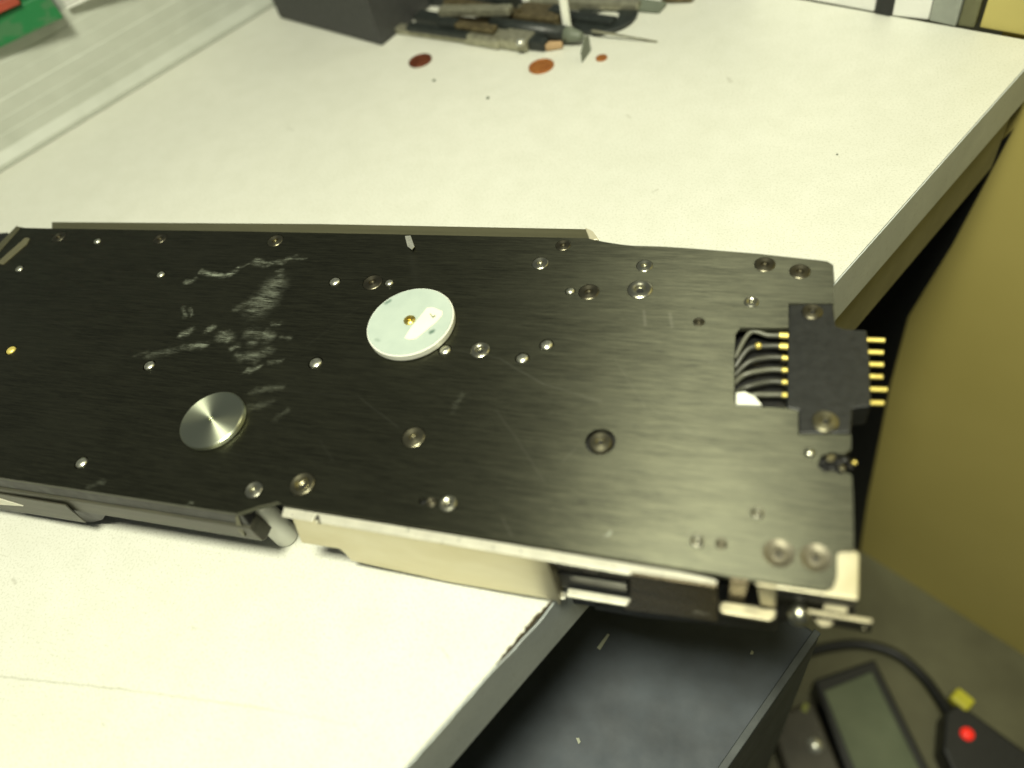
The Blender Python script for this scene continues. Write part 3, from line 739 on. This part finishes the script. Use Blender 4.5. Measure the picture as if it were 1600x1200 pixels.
# white post with black ring
o = link('white_tube', lathe(bmesh.new(), P(886, 41, .009), [(0, 0), (.0034, 0), (.0034, .048), (0, .048)], 20), M_whiterim)
tag(o, 'short white plastic tube standing upright in front of the black ring', 'tube')
c = P(945, 27, .0012)
bm = bmesh.new()
R0, R1 = .025, .0112
lathe(bm, (0, 0, 0), [(R1, -.0008), (R0, -.0008), (R0, .0012), (R0 * .95, .0020), (R1 * 1.1, .0020), (R1, .0014), (R1, -.0008)], 48)
o = link('black_ring', bm, M_toolblack); o.location = c
tag(o, 'black ring with a large centre hole among the tools at the top', 'ring')
o = link('steel_needle', tube(bmesh.new(), [P(925, 48, .006), P(1027, 65, .001)], .0011, 8, .0006), M_toolsteel)
tag(o, 'thin steel needle pointing right from the black ring', 'needle')
t = bar(975, 8, 1036, 15, .016, .003, .0005, M_handle, None, 'putty_knife', .012)
tag(t, 'flat grey knife lying right behind the black ring', 'knife')
t = bar(1036, 0, 1085, 1, .012, .012, .0005, M_toolbrown, None, 'brown_stub', .008)
tag(t, 'brown metal stub at the top edge right of the grey knife', 'stub')
# little upright grey flake
a = P(909, 98, 0.0002); b = P(922, 80, 0.0002)
up = Vector((0, 0, 1))
o = link('metal_flake', PR([a, b, b + up * .011, a + (b - a) * .6 + up * .015, a + up * .008], (0.0006, 0.0003, 0)), M_handle)
tag(o, 'small grey metal flake standing on edge beside the tiny copper disc', 'flake')
for x, y, rr, lb_ in ((678, 125.5, .0014, 'dark crumb on the bench below the dark coin'), (762, 153, .0014, 'lone dark crumb on the bench nearest the black unit'), (1308, 241, .0007, 'faint crumb alone on the right part of the bench')):
    bm = bmesh.new(); bmesh.ops.create_icosphere(bm, subdivisions=1, radius=rr)
    for v in bm.verts: v.co *= random.uniform(.7, 1.3); v.co.z *= .6
    o = link('crumb', bm, M_handle); o.location = P(x, y, rr * .5); tag(o, lb_, 'crumb')

# things standing along the far edge of the bench
def stand(name, pxl, pxr, hgt, dep, mat, label, cat, off=0.0, bev=0.001):
    a, b = P(*pxl), P(*pxr)
    d = (b - a).normalized(); nn = Vector((-d.y, d.x, 0))
    if nn.y < 0: nn = -nn
    a, b = a + nn * off, b + nn * off
    o = link(name, PR([a + Vector((0, 0, .0004)), b + Vector((0, 0, .0004)), b + nn * dep + Vector((0, 0, .0004)), a + nn * dep + Vector((0, 0, .0004))], (0, 0, hgt)), mat, None, bevel=bev)
    return tag(o, label, cat)

# ------------------------------------------------------------------ under the bench
M_navy = simple('navy_black', (0.040, 0.050, 0.064), 0.6, 0.0, 0.25, 40)
CZ = -0.15
ra = P(1150, 1200, CZ); rb = P(1282, 992, CZ)
cab = thing('dark_cabinet', 'dark navy cabinet with a scratched top standing under the bench edge', 'cabinet')
n1 = ra - U * .25
link('carcass', PR([n1, rb, rb + Vd * .30, n1 + Vd * .30], (0, 0, FZ + 0.0006 - CZ)), M_navy, cab, bevel=0.002)
lip = Vector((0, 0, 0.0032))
link('top_lip', PR([n1 + lip, rb + lip, rb + Vd * .004 + lip, n1 + Vd * .004 + lip], (0, 0, -0.003)), simple('worn_lip', (0.05, 0.058, 0.06), .6, .1, .3), cab, bevel=.0005)
for (x0, y0, x1, y1, w) in ((935, 1014, 951, 991, .0022), (902, 1158, 906, 1156, .0035), (1173, 1019, 1177, 1021, .0025)):
    bar(x0, y0, x1, y1, w, .0003, CZ + .0003, simple('paint_chip', (.35, .37, .28), .6), cab, 'paint_chip', w * .6)

tray = thing('framed_pane', 'black framed box with a grey green panel lying on the floor', 'device')
TZ = FZ + 0.06
oc = [P(1272, 1062, TZ), P(1367, 1029, TZ), P(1478, 1252, TZ), P(1352, 1290, TZ)]
link('case', PR(oc, (0, 0, -0.0595)), M_black, tray, bevel=0.003)
sc_ = [P(1288, 1080, TZ + .002), P(1362, 1050, TZ + .002), P(1456, 1240, TZ + .002), P(1362, 1270, TZ + .002)]
k = N('panel_green'); k.set(Base_Color=k.mix(k.rng(k.noise(12, 4), .3, .7), (0.09, 0.115, 0.07), (0.16, 0.19, 0.12)), Roughness=.3)
link('panel', PR(sc_, (0, 0, -.0018)), k.m, tray, bevel=.001)
t = thing('brown_case', 'dark brown case on the floor between the cabinet and the framed box', 'case')
TZ2 = FZ + 0.05
oc = [P(1200, 1122, TZ2), P(1270, 1092, TZ2), P(1350, 1290, TZ2), P(1262, 1300, TZ2)]
link('shell', PR(oc, (0, 0, -.0495)), simple('dark_brown', (.055, .05, .035), .5, 0, .3, 30), t, bevel=.004)
link('knob', lathe(bmesh.new(), P(1274, 1164, TZ2), [(.009, -.001), (.009, .003), (.005, .006), (0, .007)], 20), M_pin, t, smooth=True)
bar(1262, 1108, 1254, 1104, .010, .002, TZ2 + .0005, simple('green_spot', (.25, .27, .06), .5), t, 'sticker')
ps = thing('power_strip', 'black power strip with a glowing red switch on the floor', 'power strip')
PZ = FZ + 0.045
pts = [P(1478, 1112, PZ), P(1498, 1098, PZ), P(1530, 1120, PZ), P(1640, 1200, PZ), P(1600, 1290, PZ), P(1500, 1230, PZ), P(1474, 1170, PZ)]
link('housing', PR(pts, (0, 0, -.0445)), M_black, ps, bevel=.003)
k = N('red_glow'); k.set(Base_Color=(0.6, 0.02, 0.01), Roughness=.4, Emission_Color=(1.0, 0.03, 0.015)); k.b.inputs['Emission Strength'].default_value = 0.6
o = link('switch_light', lathe(bmesh.new(), P(1511, 1147, PZ), [(.0068, -.001), (.0068, .002), (.005, .004), (0, .005)], 20), k.m, ps, smooth=True)
yp = bar(1486, 1086, 1513, 1108, .017, .014, FZ + 0.035, simple('yellow_plug', (0.62, 0.58, 0.04), .5), None, 'yellow_plug')
tag(yp, 'small yellow plug lying against the power strip', 'plug')
cb = link('power_cable', tube(bmesh.new(), spline([P(1215, 1060, FZ + .01), P(1250, 1025, FZ + .01), P(1300, 1010, FZ + .01), P(1350, 1007, FZ + .01), P(1400, 1022, FZ + .012), P(1440, 1055, FZ + .016), P(1466, 1088, FZ + .022), P(1485, 1118, FZ + .028)]), .0062, 10), M_black, None, smooth=True)
tag(cb, 'thick black cable curving over the floor to the power strip', 'cable')

# far edge of the bench
M_cardy = simple('yellow_card', (0.50, 0.43, 0.14), 0.6, 0, 0.06, 20)
stand('sheet_of_foam', (1180, -13), (1364, 21), .20, .01, M_paper, 'wide white foam sheet standing on the far edge left of the black strip', 'foam sheet', .001)
stand('black_strip', (1365, 22), (1391, 27), .20, .012, M_black, 'narrow black upright strip on the far edge between two white panels', 'strip', .0)
stand('white_carton', (1392, 27), (1449, 34), .20, .01, M_paper, 'short white carton on the far edge right of the black strip', 'carton', .001)
stand('grey_box', (1450, 34), (1492, 43), .20, .016, simple('grey_card', (.30, .32, .28), .5), 'grey upright box on the far edge beside the white panel', 'box', .0)
stand('dark_post', (1494, 43), (1520, 47), .20, .008, simple('olive_dark', (.12, .12, .06), .5), 'dark olive post on the far edge next to the yellow board', 'post', .001)
stand('yellow_board', (1527, 47), (1640, 68), .20, .006, M_cardy, 'yellow board standing at the far right corner of the bench', 'board', .002)
